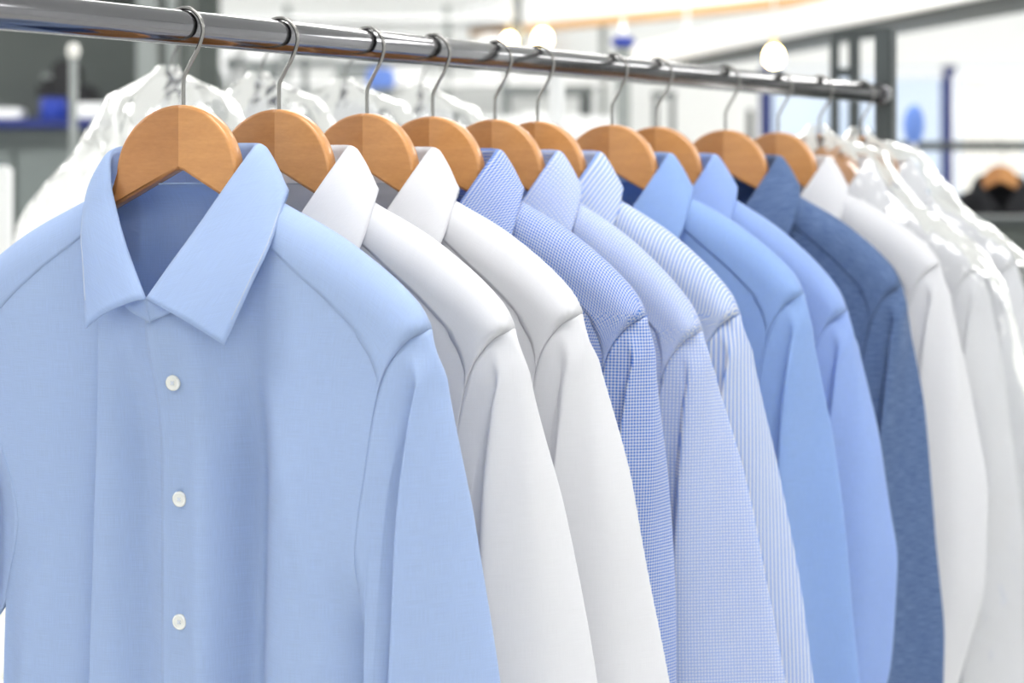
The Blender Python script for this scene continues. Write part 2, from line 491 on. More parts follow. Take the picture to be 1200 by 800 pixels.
    def yoke(s, sgn):
        n, m = (46, 34) if not s.lo else (14, 14)
        xt = np.linspace(0.058, s.Xs * 0.998, n)
        dep = pchip(xt, [0.05, 0.09, 0.14, 0.18, 0.2, 0.22], [0.026, 0.033, 0.046, 0.055, 0.054, 0.046])
        rows = []; uvs = []
        for k in np.linspace(-1, 1, m):
            side = 1 if k >= 0 else -1
            dd = abs(k) ** 1.5 * (dep if side > 0 else np.full_like(dep, 0.06))
            z = s.zsh(xt) - dd
            xa = s.XA(z, sgn); x = xt * (1 - (1 - xa / s.Xs) * (xt / s.Xs) ** 3)
            y = s.body_y(x * sgn, z, xt * sgn, side) + side * 0.0006 * min(1, abs(k) * 3)
            rows.append(np.stack([x * sgn, y, z + 0.0006 * (1 - abs(k))], -1)); uvs.append(np.stack([xt * 1.15 + 0.3 * z, side * dd + 0.25 * xt], -1))
        P = np.stack(rows)
        v = np.concatenate([np.zeros((1, n)), np.cumsum(np.linalg.norm(np.diff(P, axis=0), axis=2), 0)]); v = v - v[m // 2]
        u = np.concatenate([[0], np.cumsum(np.linalg.norm(np.diff(P[m // 2], axis=0), axis=1))])
        return LM(P), np.stack([np.repeat(u[None], m, 0) + 0.2 * v, v], -1)
    def sleeve(s, sgn):
        # ring coordinate th: 0 top of the cap, 0.5 underarm, front half 0..0.5
        m = 150 if not s.lo else 40; n = 70 if not s.lo else 24
        g = np.linspace(0, 1, m, endpoint=False)
        kk = [0.0, 0.035, 0.055, 0.085, 0.20, 0.36, 0.5, 0.66, 0.86, 0.955, 1.0]
        # dense sampling near the cap
        th = pchip(g, [0, 0.14, 0.22, 0.30, 0.5, 0.72, 0.86, 1.0], [0, 0.045, 0.075, 0.12, 0.36, 0.70, 0.93, 1.0])
        arm = pchip(th, [0, 0.055, 0.09, 0.5, 0.93, 1.0], [0, 0.035, 0.06, 0.5, 0.965, 1.0])
        # armhole loop
        zz = s.tip + (s.zua - s.tip) * (np.linspace(0, 1, 200) ** 1.2)
        xx = s.XA(zz, sgn); ln = np.concatenate([[0], np.cumsum(np.hypot(np.diff(xx), np.diff(zz)))]); ln /= ln[-1]
        a = np.where(arm <= 0.5, arm * 2, (1 - arm) * 2)
        z0 = np.interp(a, ln, zz); x0 = np.interp(a, ln, xx)
        yf = s.body_y(x0 * sgn, z0, np.full_like(x0, s.Xs * sgn), 1); yb = s.body_y(x0 * sgn, z0, np.full_like(x0, s.Xs * sgn), -1)
        y0 = np.where(arm <= 0.5, yf - 0.0003, yb + 0.0003)
        fl = s.flare; t = s.tuck; md = s.mid
        X = s.Xs - 0.217; T = s.tip + 0.167
        lev = [-0.14, -0.18, -0.215, -0.30, -0.43, -0.56, -0.78]
        # columns: k0 mid facet, near crease, crease, tuck, band, seam side, underarm, back in, back out, rear edge, (k0)
        sec = {
            -0.14: [(.214, 0), (.212, .006), (.211, .009), (.209, .008), (.205, .010), (.200, .010), (.198, 0), (.200, -.010), (.208, -.010), (.212, -.008)],
            -0.18: [(.2205, -.001), (.2175, .008), (.213, .0135), (.211, .009), (.203, .012), (.196, .013), (.192, 0), (.197, -.014), (.210, -.012), (.2195, -.007)],
            -0.215: [(.2245, -.003), (.217, .010), (.209, .0185), (.209, .009), (.198, .0135), (.186, .0165), (.178, -.001), (.188, -.020), (.2115, -.022), (.2255, -.0165)],
            -0.30: [(.2285, -.006), (.206, .014), (.197, .023), (.203, .007), (.188, .013), (.171, .017), (.163, -.004), (.176, -.028), (.214, -.041), (.240, -.034)],
            -0.43: [(.228, -.010), (.201, .015), (.187, .026), (.196, .005), (.182, .014), (.171, .015), (.168, -.004), (.188, -.036), (.228, -.050), (.257, -.043)],
            -0.56: [(.236, -.012), (.204, .015), (.190, .027), (.199, .004), (.186, .013), (.177, .012), (.175, -.006), (.194, -.040), (.238, -.054), (.272, -.048)],
            -0.78: [(.246, -.012), (.216, .013), (.204, .022), (.208, .006), (.200, .012), (.193, .008), (.192, -.008), (.206, -.036), (.246, -.048), (.276, -.042)]}
        tab = np.array([sec[l] for l in lev], float)
        for i, l in enumerate(lev):
            c = tab[i]
            tv = c[2] * 0.35 + c[4] * 0.65 + np.array([0.002, -0.002])
            c[3] = tv + (c[3] - tv) * t
            c[0] += np.array([0.010, 0.008]) * md * min(1, max(0, (-l - 0.17) / 0.12))
            amp = max(0, (-l - 0.17) / 0.26)
            w = np.array([0.7, .35, .2, .2, .12, .05, 0, .35, .8, 1.0])
            c[:, 0] += fl * amp * w
            if sgn < 0:
                q = min(1.0, max(0, (-l - 0.2) / 0.12))
                c[3:6, 1] -= 0.028 * q; c[4:8, 0] += 0.028 * min(1, max(0, (-l - 0.3) / 0.2))
            if s.bend and l < s.bend[0]: c[:, 0] += s.bend[1] * (s.bend[0] - l) * w
            c[:, 1] *= s.ys
            c[:, 0] += X * (1 if l > -0.25 else 0.8)
        lev = [l + T for l in lev]
        S = np.linspace(0, 1, n) ** 1.15
        zc = -0.70
        Zg = z0[None, :] + (zc - z0)[None, :] * S[:, None]
        # levels sampled densely, smoothed round the ring
        zl = np.linspace(zc, lev[0], 60)
        tabz = np.stack([[np.interp(zl, lev[::-1], tab[::-1, k, c]) for c in (0, 1)] for k in range(10)])    # 10,2,60
        ker = np.array([1, 4, 6, 4, 1.]) / 16
        tf = np.linspace(0, 1, 400, endpoint=False)
        ring = np.empty((60, 400, 2))
        for q in range(60):
            for c in (0, 1):
                col = np.concatenate([tabz[:, c, q], tabz[:1, c, q]])
                r = np.interp(tf, kk, col)
                # light smoothing: keeps the pressed creases, rounds the rest
                for w in (5, 3, 3):
                    r = sum(np.roll(r, i) for i in range(-w, w + 1)) / (2 * w + 1)
                ring[q, :, c] = r
        seg = np.hypot(*(np.diff(np.concatenate([ring, ring[:, :1]], 1), axis=1).transpose(2, 0, 1)))
        arcs = np.concatenate([np.zeros((60, 1)), np.cumsum(seg, 1)], 1)[:, :400]
        # vertical smoothing between levels
        for _ in range(3):
            ring[1:-1] = 0.25 * ring[:-2] + 0.5 * ring[1:-1] + 0.25 * ring[2:]
        def samp(F, thv, zv):
            fi = np.clip((zv - zl[0]) / (zl[-1] - zl[0]), 0, 1) * 59; i = np.minimum(fi.astype(int), 58); fz = fi - i
            fj = thv * 400; j = fj.astype(int) % 400; j2 = (j + 1) % 400; ft = fj - fj.astype(int)
            g00 = F[i, j]; g01 = F[i, j2]; g10 = F[i + 1, j]; g11 = F[i + 1, j2]
            return (g00 * (1 - ft) + g01 * ft) * (1 - fz) + (g10 * (1 - ft) + g11 * ft) * fz
        TH_ = np.repeat(th[None, :], n, 0)
        Cx = samp(ring[:, :, 0], TH_, Zg); Cy = samp(ring[:, :, 1], TH_, Zg)
        half = np.where(TH_ > 0.5, arcs[:, -1][np.clip(((Zg - zl[0]) / (zl[-1] - zl[0]) * 59).astype(int), 0, 59)], 0)
        A = samp(arcs, np.minimum(TH_, 0.9975), Zg) - half
        drop = z0[None, :] - Zg
        w = sstep(-0.012, 0.036, drop); w = (w - w[:1]) / (1 - w[:1])
        Xg = x0[None, :] * (1 - w) + Cx * w
        Yg = (y0[None, :] - s.ridge(s.Xs)) * (1 - w) + Cy * w + s.ridge(s.Xs) + s.sway * np.maximum(s.tip - Zg, 0) * w
        # small swell below the cap seam and faint ripples
        Xg += 0.003 * np.exp(-((drop - 0.02) / 0.016) ** 2) * np.clip(np.cos(2 * np.pi * TH_), 0, 1)
        Xg += 0.0012 * np.sin(22 * Zg + 9 * TH_ * 6.283 + s.fold[0][3]) * w
        return LM(np.stack([Xg * sgn, Yg, Zg], -1)), np.stack([0.75 * Xg - 0.75 * Yg, Zg], -1)
    def cuff(s, P):
        ring = np.array(P[-1]); c = ring.mean(0); rows = []
        for dz, k in ((0.004, 0.80), (0.0, 0.84), (-0.03, 0.80), (-0.065, 0.80), (-0.065, 0.77)):
            r = c + (ring - c) * k; r[:, 2] = c[2] + dz; rows.append(r)
        return np.stack(rows)

FOLD = [(0, -.040, -.030), (.035, -.036, -.030), (.056, -.020, -.031), (.0655, .004, -.035), (.0525, .0195, -.062), (.0345, .0305, -.093), (.0165, .041, -.122), (-.001, .0485, -.149)]
FOLDL = [(0, -.040, -.030), (-.035, -.036, -.030), (-.056, -.020, -.031), (-.0650, .002, -.036), (-.0570, .0165, -.056), (-.048, .0225, -.078), (-.028, .036, -.109), (-.001, .0485, -.149)]
STAND = [(0, -.041, -.070), (.034, -.038, -.070), (.056, -.022, -.067), (.066, .000, -.067), (.060, .021, -.097), (.046, .032, -.130), (.026, .042, -.154), (-.002, .0465, -.167)]
STANDL = [(-x, y, z) for x, y, z in STAND]
OUT = [(0, -.062, -.080), (.045, -.056, -.082), (.070, -.035, -.077), (.0925, -.002, -.0675), (.0945, .0245, -.105), (.084, .0375, -.139), (.068, .0475, -.181)]
OUTL = [(0, -.062, -.080), (-.045, -.056, -.082), (-.078, -.032, -.080), (-.090, -.002, -.074), (-.079, .0235, -.098), (-.068, .0365, -.126), (-.0555, .0495, -.172)]
def full(c, cl, n):
    return np.concatenate([crom(cl, n)[::-1][:-1], crom(c, n)])
def collar_parts(s, root, mat):
    n = 60 if not s.lo else 16
    F = full(FOLD, FOLDL, n); S = full(STAND, STANDL, n); O = full(OUT, OUTL, n)
    rows = []; uvs = []
    arc = np.concatenate([[0], np.cumsum(np.linalg.norm(np.diff(O, axis=0), axis=1))]); arc -= arc[len(arc) // 2]
    for t in np.linspace(0, 1, 9):
        p = S * (1 - t) + F * t; p = p + np.array([0, 0, 0.0])
        rows.append(p); uvs.append(np.stack([arc, np.full(len(arc), t * 0.035)], 1))
    o = link('collar_stand', grid('collar_stand', LM(np.stack(rows)), np.stack(uvs)), mat, root); thicken(o, 0.0012, 0)
    rows = []; uvs = []
    D = O - F; ctr = np.array([0, 0.0, 0]); outw = (F + O) / 2; outw = outw * np.array([1, 1, 0]); outw[:, 1] += 0.02
    outw /= np.linalg.norm(outw, axis=1)[:, None]; outw = outw + np.array([0, 0, 0.35])
    L = np.linalg.norm(D, axis=1)
    for t in np.concatenate([[0, 0.015, 0.04, 0.075], np.linspace(0.12, 1, 13)]):
        roll = math.sqrt(min(1, t / 0.09)) if t < 0.09 else 1.0
        p = F + D * t + outw * (0.0035 * roll * (1 - t) + 0.0045 * math.sin(math.pi * t))
        rows.append(p); uvs.append(np.stack([L * t, arc * (1 - 0.25 * (1 - t))], 1))
    P = LM(np.stack(rows))
    c = link('collar', grid('collar', P, np.stack(uvs)), mat, root); thicken(c, 0.0016, 0)
    if s.hero:
        e = P[-2] * 0.55 + P[-1] * 0.45
        nrm = np.array([0, -0.0013, 0.0003])
        k = 6
        pts = np.concatenate([[P[2][-3] + nrm], P[4:15, -3] + nrm, e[::-1][3:-3] + nrm])
        st = link('stitching', tube('stitching', e[4:-4] * 1.0 + np.array([0, -0.0010, 0]), 0.0003, 5), 'thread', c)
    return c
BT = None
def button_mesh():
    bm = bmesh.new(); prof = [(0.0, 0.0008), (0.0030, 0.0008), (0.0038, 0.0012), (0.0046, 0.0016), (0.0053, 0.0012), (0.0055, 0.0), (0.0053, -0.0012), (0, -0.0012)]
    seg = 28; rings = []
    for r, h in prof:
        rings.append([bm.verts.new((r * math.cos(2 * math.pi * k / seg), -h, r * math.sin(2 * math.pi * k / seg))) for k in range(seg)] if r > 0 else [bm.verts.new((0, -h, 0))])
    for a, b in zip(rings, rings[1:]):
        for k in range(seg):
            q = [a[k % len(a)], b[k % len(b)], b[(k + 1) % len(b)], a[(k + 1) % len(a)]]
            q = list(dict.fromkeys(q)); bm.faces.new(q)
    bmesh.ops.recalc_face_normals(bm, faces=bm.faces)
    me = bpy.data.meshes.new('button'); bm.to_mesh(me); bm.free(); smooth(me); return me
def stitch_mesh():
    bm = bmesh.new()
    for a in (45, 135):
        d = Vector((math.cos(math.radians(a)), 0, math.sin(math.radians(a))))
        mt = bmesh.ops.create_cube(bm, size=1)['verts']
        for v in mt:
            c = v.co.copy(); n = Vector((-d.z, 0, d.x))
            v.co = d * c.x * 0.0036 + n * c.z * 0.0007 + Vector((0, -0.0011 + c.y * 0.0006, 0))
    me = bpy.data.meshes.new('button_thread'); bm.to_mesh(me); bm.free(); return me
BT = button_mesh(); BS = stitch_mesh()

def shirt(s, X, yaw, label, mat, Y=0.0, z=ZT, group='dress shirts on the steel rail', name='dress_shirt'):
    r = empty(name, (X, Y, z), math.radians(yaw) - math.pi / 2)
    tag(r, label, 'shirt', group)
    m = M[mat]
    def add(nm, PU, th=0.0009, closed=False):
        o = link(nm, grid(nm, PU[0], PU[1], closed), m, r); thicken(o, th, 0); return o
    add('front_panel', s.panel(-s.Xs, 0.02, 1))
    add('front_panel', s.panel(-0.0065, s.Xs, 1, off=0.0016))
    add('back_panel', s.panel(-s.Xs, s.Xs, -1, nu=90, nv=60))
    for sg in (1, -1):
        add('yoke', s.yoke(sg), 0.0005)
        P, U = s.sleeve(sg)
        so = add('sleeve', (P, U), closed=True)
        if not s.lo:
            cf = s.cuff(P)
            link('cuff', grid('cuff', cf, np.stack([U[-1]] * len(cf)), True), m, so)
    collar_parts(s, r, m)
    if not s.lo:
        for k, zb in enumerate((-0.213, -0.303, -0.397, -0.49, -0.58, -0.67)):
            bx = 0.0125
            y = float(s.body_y(np.array([bx]), np.array([zb]), np.array([bx]), 1)[0]) + 0.0035
            b = link('button', BT, 'button', r); b.location = (bx, -y, zb)
            b.rotation_euler = (math.radians(4), 0, 0); b.scale = (1.12, 1.12, 1.12)
            if s.hero: link('button_thread', BS, 'thread', b)
    return r

M['f_blue'] = fabric('light_blue_poplin', rgb(186, 208, 243))
M['f_white'] = fabric('white_poplin', rgb(240, 241, 246), slub=0.02)
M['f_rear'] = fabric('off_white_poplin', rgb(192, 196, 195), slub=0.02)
M['f_ging'] = fabric('blue_gingham', rgb(64, 130, 226), 'gingham', rgb(240, 243, 250), 0.0028, slub=0.02)
M['f_check'] = fabric('pale_blue_check', rgb(168, 194, 244), 'check', rgb(242, 243, 250), 0.0030, slub=0.02)
M['f_stripe'] = fabric('blue_stripe', rgb(160, 190, 242), 'stripe', rgb(236, 240, 250), 0.0042, slub=0.02)
M['f_sky'] = fabric('sky_blue_twill', rgb(162, 194, 243))
M['f_sky2'] = fabric('cornflower_twill', rgb(168, 196, 246))
M['f_denim'] = fabric('slate_blue_chambray', rgb(126, 152, 196), 'chambray', rgb(80, 106, 156), slub=0.05)

ROW = [  # X on the rail, yaw, material, shirt parameters, shirt label, hanger label
 (0.0, 11, 'f_blue', dict(seed=1, hero=True, tuck=1.5), 'plain light blue dress shirt nearest the camera, its whole button front in view', 'wooden hanger in the collar of the light blue shirt nearest the camera'),
 (0.1106, 10, 'f_white', dict(seed=2, Xs=0.217, tip=-0.174, flare=0.014, tuck=0.5, mid=0.45), 'plain white dress shirt directly behind the front light blue shirt', 'wooden hanger in the first white shirt, second on the rail from the left'),
 (0.2259, 6, 'f_white', dict(seed=3, Xs=0.214, tip=-0.169, flare=0.016, tuck=0.35, mid=0.6), 'plain white dress shirt just in front of the blue gingham shirt', 'wooden hanger in the white shirt just in front of the gingham shirt'),
 (0.3221, 9, 'f_ging', dict(seed=4, Xs=0.214, tip=-0.178, flare=-0.026, tuck=0.9, mid=0.6), 'strong blue and white gingham checked dress shirt', 'wooden hanger in the collar of the blue gingham checked shirt'),
 (0.4227, 8, 'f_check', dict(seed=5, Xs=0.216, tip=-0.198, flare=0.022, tuck=0.25, ys=0.85, mid=-0.5), 'pale blue finely checked dress shirt right behind the gingham shirt', 'wooden hanger in the pale finely checked shirt'),
 (0.4975, 8, 'f_stripe', dict(seed=6, Xs=0.216, tip=-0.187, flare=0.010, tuck=0.6), 'white and pale blue vertically striped dress shirt', 'wooden hanger in the blue striped shirt, mostly behind its neighbour'),
 (0.6411, 7, 'f_sky', dict(seed=7, Xs=0.216, tip=-0.175, flare=-0.004, tuck=0.9, mid=-0.9), 'plain sky blue dress shirt just behind the striped shirt', 'wooden hanger in the sky blue shirt just behind the striped shirt'),
 (0.7382, 10, 'f_sky2', dict(seed=8, Xs=0.217, tip=-0.199, flare=0.010, tuck=0.6, mid=0.6, bend=(-0.47, -0.35)), 'plain cornflower blue dress shirt just in front of the slate blue shirt', 'wooden hanger in the cornflower shirt in front of the slate blue one'),
 (0.9010, 7, 'f_denim', dict(seed=9, Xs=0.215, tip=-0.180, flare=-0.010, tuck=1.3, mid=-0.7), 'dark slate blue chambray dress shirt', 'wooden hanger in the collar of the dark slate blue shirt'),
 (1.0429, 1, 'f_white', dict(seed=10, Xs=0.213, tip=-0.162, flare=0.006, tuck=0.5, mid=0.6, bend=(-0.5, -0.35)), 'plain white dress shirt right behind the dark slate blue shirt', 'wooden hanger in the white shirt behind the slate blue shirt'),
 (1.1639, 4, 'f_white', dict(seed=11, Xs=0.215, tip=-0.170, flare=0.0, tuck=0.3), 'white dress shirt inside a clear plastic bag, nearest bagged one on the rail', 'wooden hanger wrapped in clear film, second from the rail end'),
 (1.3000, 3, 'f_white', dict(seed=12, Xs=0.215, tip=-0.170, flare=0.0, tuck=0.3), 'white dress shirt inside a clear plastic bag at the rail end', 'wooden hanger hung last, at the capped rail end'),
]
for X, yaw, mat, kw, ls, lh in ROW:
    hanger(X, yaw, lh)
    shirt(Shirt(**kw), X, yaw, ls, mat)

# ------------------------------------------------------------------ clear garment bags
def bag(X, yaw, label, seed, Y=0.0, z=ZT, sx=1.0, group='clear garment bags on the rail', name='garment_bag', lo=False, length=0.86, top=0.012):
    rg = random.Random(seed); n, m = (70, 140) if not lo else (30, 60)
    zz = top - (top + length) * (np.linspace(0, 1, n) ** 1.4)
    hw = pchip(-zz, [-0.02, 0.0, 0.02, 0.05, 0.09, 0.15, 0.19, 0.26, 0.43, 0.86], [0.008, 0.022, 0.085, 0.105, 0.140, 0.215, 0.246, 0.262, 0.290, 0.30]) * sx
    hd = pchip(-zz, [-0.02, 0.0, 0.04, 0.1, 0.2, 0.45, 0.86], [0.008, 0.016, 0.050, 0.060, 0.056, 0.060, 0.058])
    P = np.zeros((n, m, 3)); o3 = Vector((seed * 3.1, 0, 0))
    for i in range(n):
        for j in range(m):
            a = 2 * math.pi * j / m; c, sn = math.cos(a), math.sin(a)
            x = hw[i] * math.copysign(abs(c) ** 0.8, c); y = hd[i] * math.copysign(abs(sn) ** 0.8, sn)
            w = noise.noise(Vector((x * 26, y * 26, zz[i] * 9)) + o3) * 0.5 + noise.noise(Vector((x * 60 + zz[i] * 30, y * 60, zz[i] * 26)) + o3) * 0.28
            k = 0.011 * w * min(1, (top - zz[i]) / 0.05)
            P[i, j] = (x + k * c, y + k * sn - 0.006, zz[i] + k * 0.5)
    o = link(name, grid(name, P, None, True), 'bag')
    o.location = (X, Y, z); o.rotation_euler = (0, 0, math.radians(yaw) - math.pi / 2)
    tag(o, label, 'garment bag', group)
    return o
bag(1.1639, 4, 'clear plastic bag around the white shirt second from the rail end', 3)
bag(1.3000, 3, 'clear plastic bag around the last white shirt by the charcoal upright', 5)

# ------------------------------------------------------------------ window in the back wall
win = empty('window_1', RM((WL + WR) / 2, DB + 0.05, WZ0), ROOMZ)
tag(win, kind='structure')
W = WR - WL; H = WZ1 - WZ0
t = NT('window_glass')
tp = t.node('ShaderNodeBsdfTransparent'); tp.inputs[0].default_value = (0.93, 0.96, 1, 1)
gs = t.node('ShaderNodeBsdfGlossy'); gs.inputs['Roughness'].default_value = 0.02
mx = t.node('ShaderNodeMixShader'); mx.inputs[0].default_value = 0.06
t.link(tp.outputs[0], mx.inputs[1]); t.link(gs.outputs[0], mx.inputs[2]); t.link(mx.outputs[0], t.out.inputs[0])
M['glass'] = t.m
bars = [-W / 2 + 0.04, -W / 2 + 1.12, W / 2 - 0.95, W / 2 - 0.04]
for x in bars: part_box('mullion', win, x, 0, 0, 0.075, 0.08, H, 'navy')
for z in (0.0, 0.62, H - 0.07): part_box('transom', win, 0, 0.005, z, W, 0.06, 0.055, 'white')
for a, b in zip(bars, bars[1:]):
    for z0, z1 in ((0.05, 0.63), (0.67, H - 0.06)):
        part_box('pane', win, (a + b) / 2, 0.0, z0, b - a - 0.07, 0.006, z1 - z0, 'glass', 0)
part_box('window_sill', win, 0, -0.1, -0.03, W + 0.1, 0.22, 0.03, 'white')

def thing(name, label, cat, lat, D, z=0.0, group=None, rz=0.0):
    o = empty(name, RM(lat, D, z), ROOMZ + rz); tag(o, label, cat, group); return o

# ------------------------------------------------------------------ left background: grey cabinet with a navy shelf
Dc = 6.0
l0, l1 = lat_of(-90, Dc), lat_of(228, Dc)
zs = z_of(150, Dc)
cb = thing('storage_cabinet', 'tall dark grey cabinet with a navy blue shelf at the left', 'cabinet', (l0 + l1) / 2, Dc)
w = l1 - l0
part_box('cabinet_body', cb, 0, 0.28, 0, w, 0.5, zs, 'cabinet', 0.008)
part_box('shelf', cb, -0.08, 0.25, zs, w * 0.80, 0.62, 0.03, 'navy', 0.004)
part_box('back_board', cb, 0, 0.52, zs + 0.03, w, 0.03, 0.62, 'panel', 0.004)
part_box('cabinet_top', cb, 0, 0.3, zs + 0.65, w, 0.5, 0.03, 'panel')
for u, ww in ((-80, 14), (172, 24), (201, 12), (222, 10)):
    part_box('upright', cb, lat_of(u, Dc) - (l0 + l1) / 2, 0.02, zs + (0.03 if u < 120 else -0.5), ww / FPX * Dc, 0.05, 0.62 + (0 if u < 120 else 0.53), 'grey' if u in (172, 201) else 'panel')
for k in (-1, 0, 1):
    d = part_box('door', cb, k * w / 3, 0.022, 0.08, w / 3 - 0.012, 0.018, zs - 0.14, 'cabinet', 0.004)
    part_box('handle', d, 0.12, -0.018, 0.9, 0.015, 0.02, 0.14, 'grey')
zt = zs + 0.03
def on_shelf(u, D=Dc + 0.15): return lat_of(u, D), D, zt
# black sewing-machine-like press with blue base, boxes
l, D, z = on_shelf(74)
ms = thing('steam_station', 'black boiler unit with rounded head standing on the navy shelf', 'machine', l, D, z)
part_box('body', ms, 0.015, 0, 0, 0.085, 0.12, 0.205, 'black', 0.015)
part_box('head', ms, -0.045, 0, 0.055, 0.075, 0.1, 0.085, 'black', 0.02)
part_box('side_tank', ms, 0.08, 0, 0.02, 0.07, 0.1, 0.1, 'black', 0.015)
part_box('cap', ms, -0.045, 0, 0.14, 0.05, 0.06, 0.02, 'grey', 0.006)
def can(name, label, cat, lat, D, z, r, h, mat, lid):
    t_ = thing(name, label, cat, lat, D, z)
    link('body', tube('body', [(0, 0, 0), (0, 0, h * 0.03), (0, 0, h * 0.9), (0, 0, h)], [r * .94, r, r, r * .92], 24), mat, t_)
    link('lid', tube('lid', [(0, 0, h), (0, 0, h * 1.06), (0, 0, h * 1.1)], [r * .96, r * .96, r * .8], 24), lid, t_)
    return t_
l, D, z = on_shelf(63, Dc - 0.02)
can('tub', 'bright blue tub in front of the black boiler unit', 'tub', l, D, z, 0.045, 0.066, 'blue', 'navy')
l, D, z = on_shelf(110, Dc + 0.02)
bx = thing('carton', 'small white carton right of the blue tub on the navy shelf', 'box', l, D, z)
part_box('body', bx, 0, 0, 0, 0.095, 0.08, 0.05, 'white', 0.004); part_box('flap', bx, 0, -0.012, 0.05, 0.09, 0.05, 0.004, 'white', 0.001)
l, D, z = on_shelf(10, Dc + 0.02)
bx = thing('carton', 'pale grey carton at the left end of the navy shelf', 'box', l, D, z)
part_box('body', bx, 0, 0, 0, 0.10, 0.08, 0.035, 'white', 0.004); part_box('flap', bx, 0, -0.012, 0.035, 0.09, 0.05, 0.004, 'grey', 0.001)

Dp = 4.3
pl = thing('support_pole', 'thin grey pole with a pale round knob in front of the grey cabinet', 'pole', lat_of(86, Dp), Dp)
link('pole', tube('pole', [(0, 0, 0), (0, 0, 1), (0, 0, z_of(52, Dp))], 0.0095, 16), 'grey', pl)
zk = z_of(60, Dp)
link('knob', tube('knob', [(0, 0, zk - .019), (0, 0, zk - .015), (0, 0, zk), (0, 0, zk + .015), (0, 0, zk + .019)], [0.005, .012, .016, .012, .005], 20), 'curtain', pl)
part_box('foot_plate', pl, 0, 0, 0, 0.2, 0.2, 0.012, 'grey')
Dp = 3.6
pl = thing('door_post', 'short white post at the far left edge', 'post', lat_of(1, Dp), Dp)
part_box('post', pl, 0, 0, 0, 0.04, 0.04, z_of(194, Dp), 'white', 0.006); part_box('base', pl, 0, 0, 0, 0.12, 0.12, 0.02, 'white')

# ------------------------------------------------------------------ second rail with bagged whites behind the row
YR = 0.58; KR = (1.0063 + YR) / 1.0063
zr2 = CAMZ + 0.1163 * KR
BR = [(0.56, 3, 'bagged white shirt left of the front collar'),
      (0.72, 8, 'bagged white shirt behind the first two hangers'),
      (0.89, 12, 'bagged white shirt behind the second hanger hook'),
      (1.06, 9, 'bagged white shirt beyond the third hanger')]
for i, (x, ya, lb) in enumerate(BR):
    p = np.array([x, YR, 0])
    s_ = Shirt(21 + i, lo=True, tuck=0.3)
    zt_ = zr2 - 0.0603
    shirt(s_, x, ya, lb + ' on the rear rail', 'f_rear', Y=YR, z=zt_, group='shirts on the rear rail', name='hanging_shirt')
    bag(x, ya, 'clear film bag over the ' + lb, 21 + i, Y=YR, z=zt_, group='clear bags on the rear rail', lo=True)
    h_ = hanger(x, ya, 'white hanger of the ' + lb, Y=YR, z=zt_, group='hangers on the rear rail')
    h_.name = 'white_hanger'
    for c in h_.children:
        if c.name.startswith('arm'):
            c.material_slots[0].link = 'OBJECT'; c.material_slots[0].material = M['white']
rr = empty('rear_garment_rail', (1.42, YR, 0))
tag(rr, 'steel rear rail carrying the bagged white shirts, hidden behind the front rail', 'clothes rail')
o = link('rail_tube', cyl_x('rail_tube', -2.2, 0, RR), 'chrome', rr); o.location = (0, 0, zr2)
for x in (0.0, -2.2):
    o = link('upright', box_mesh('upright', 0.022, 0.022, zr2 - 0.01), 'white', rr); o.location = (x, 0, 0)
    o = link('foot', box_mesh('foot', 0.04, 0.5, 0.03), 'white', rr); o.location = (x, 0, 0)

# ------------------------------------------------------------------ white finishing machines and tables in the middle distance
def table(name, label, lat, D, w, d, h, top, leg, cat='table', rz=0.0, th=0.03, rail=True):
    t_ = thing(name, label, cat, lat, D, 0, rz=rz)
    part_box('table_top', t_, 0, 0, h - th, w, d, th, top, 0.006)
    for x in (-1, 1):
        for y in (-1, 1): part_box('leg', t_, x * (w / 2 - 0.03), y * (d / 2 - 0.03), 0, 0.03, 0.03, h - th, leg)
    if rail: part_box('stretcher', t_, 0, -(d / 2 - 0.03), h * 0.45, w - 0.08, 0.02, 0.03, leg)
    return t_
D = 6.6
t1 = thing('pressing_machine', 'white shirt pressing machine with long flat top behind the hangers', 'machine', lat_of(480, D), D)
hb = z_of(136, D)
part_box('cabinet', t1, 0, 0.3, 0, 1.45, 0.6, hb - 0.12, 'white', 0.02)
part_box('press_bed', t1, 0, 0.25, hb - 0.12, 1.6, 0.62, 0.12, 'white', 0.04)
part_box('control_box', t1, -0.12, 0.2, hb, 0.1, 0.15, 0.11, 'grey', 0.01)
o = part_box('control_lid', t1, -0.12, 0.2, hb + 0.11, 0.10, 0.16, 0.075, 'paleblue', 0.012)
for x in (-0.7, -0.42, 0.35): part_box('strut', t1, x, 0.3, hb, 0.022, 0.03, 0.24, 'grey')
part_box('cross_bar', t1, -0.25, 0.3, hb + 0.2, 0.95, 0.03, 0.025, 'grey')
o = link('hose', tube('hose', crom([(-0.72, 0.1, hb + .02), (-0.70, 0.05, hb + .14), (-0.76, .05, hb + .2), (-0.8, .1, hb + .12), (-0.78, .15, hb - .1)], 40), 0.013, 10), 'grey', t1)

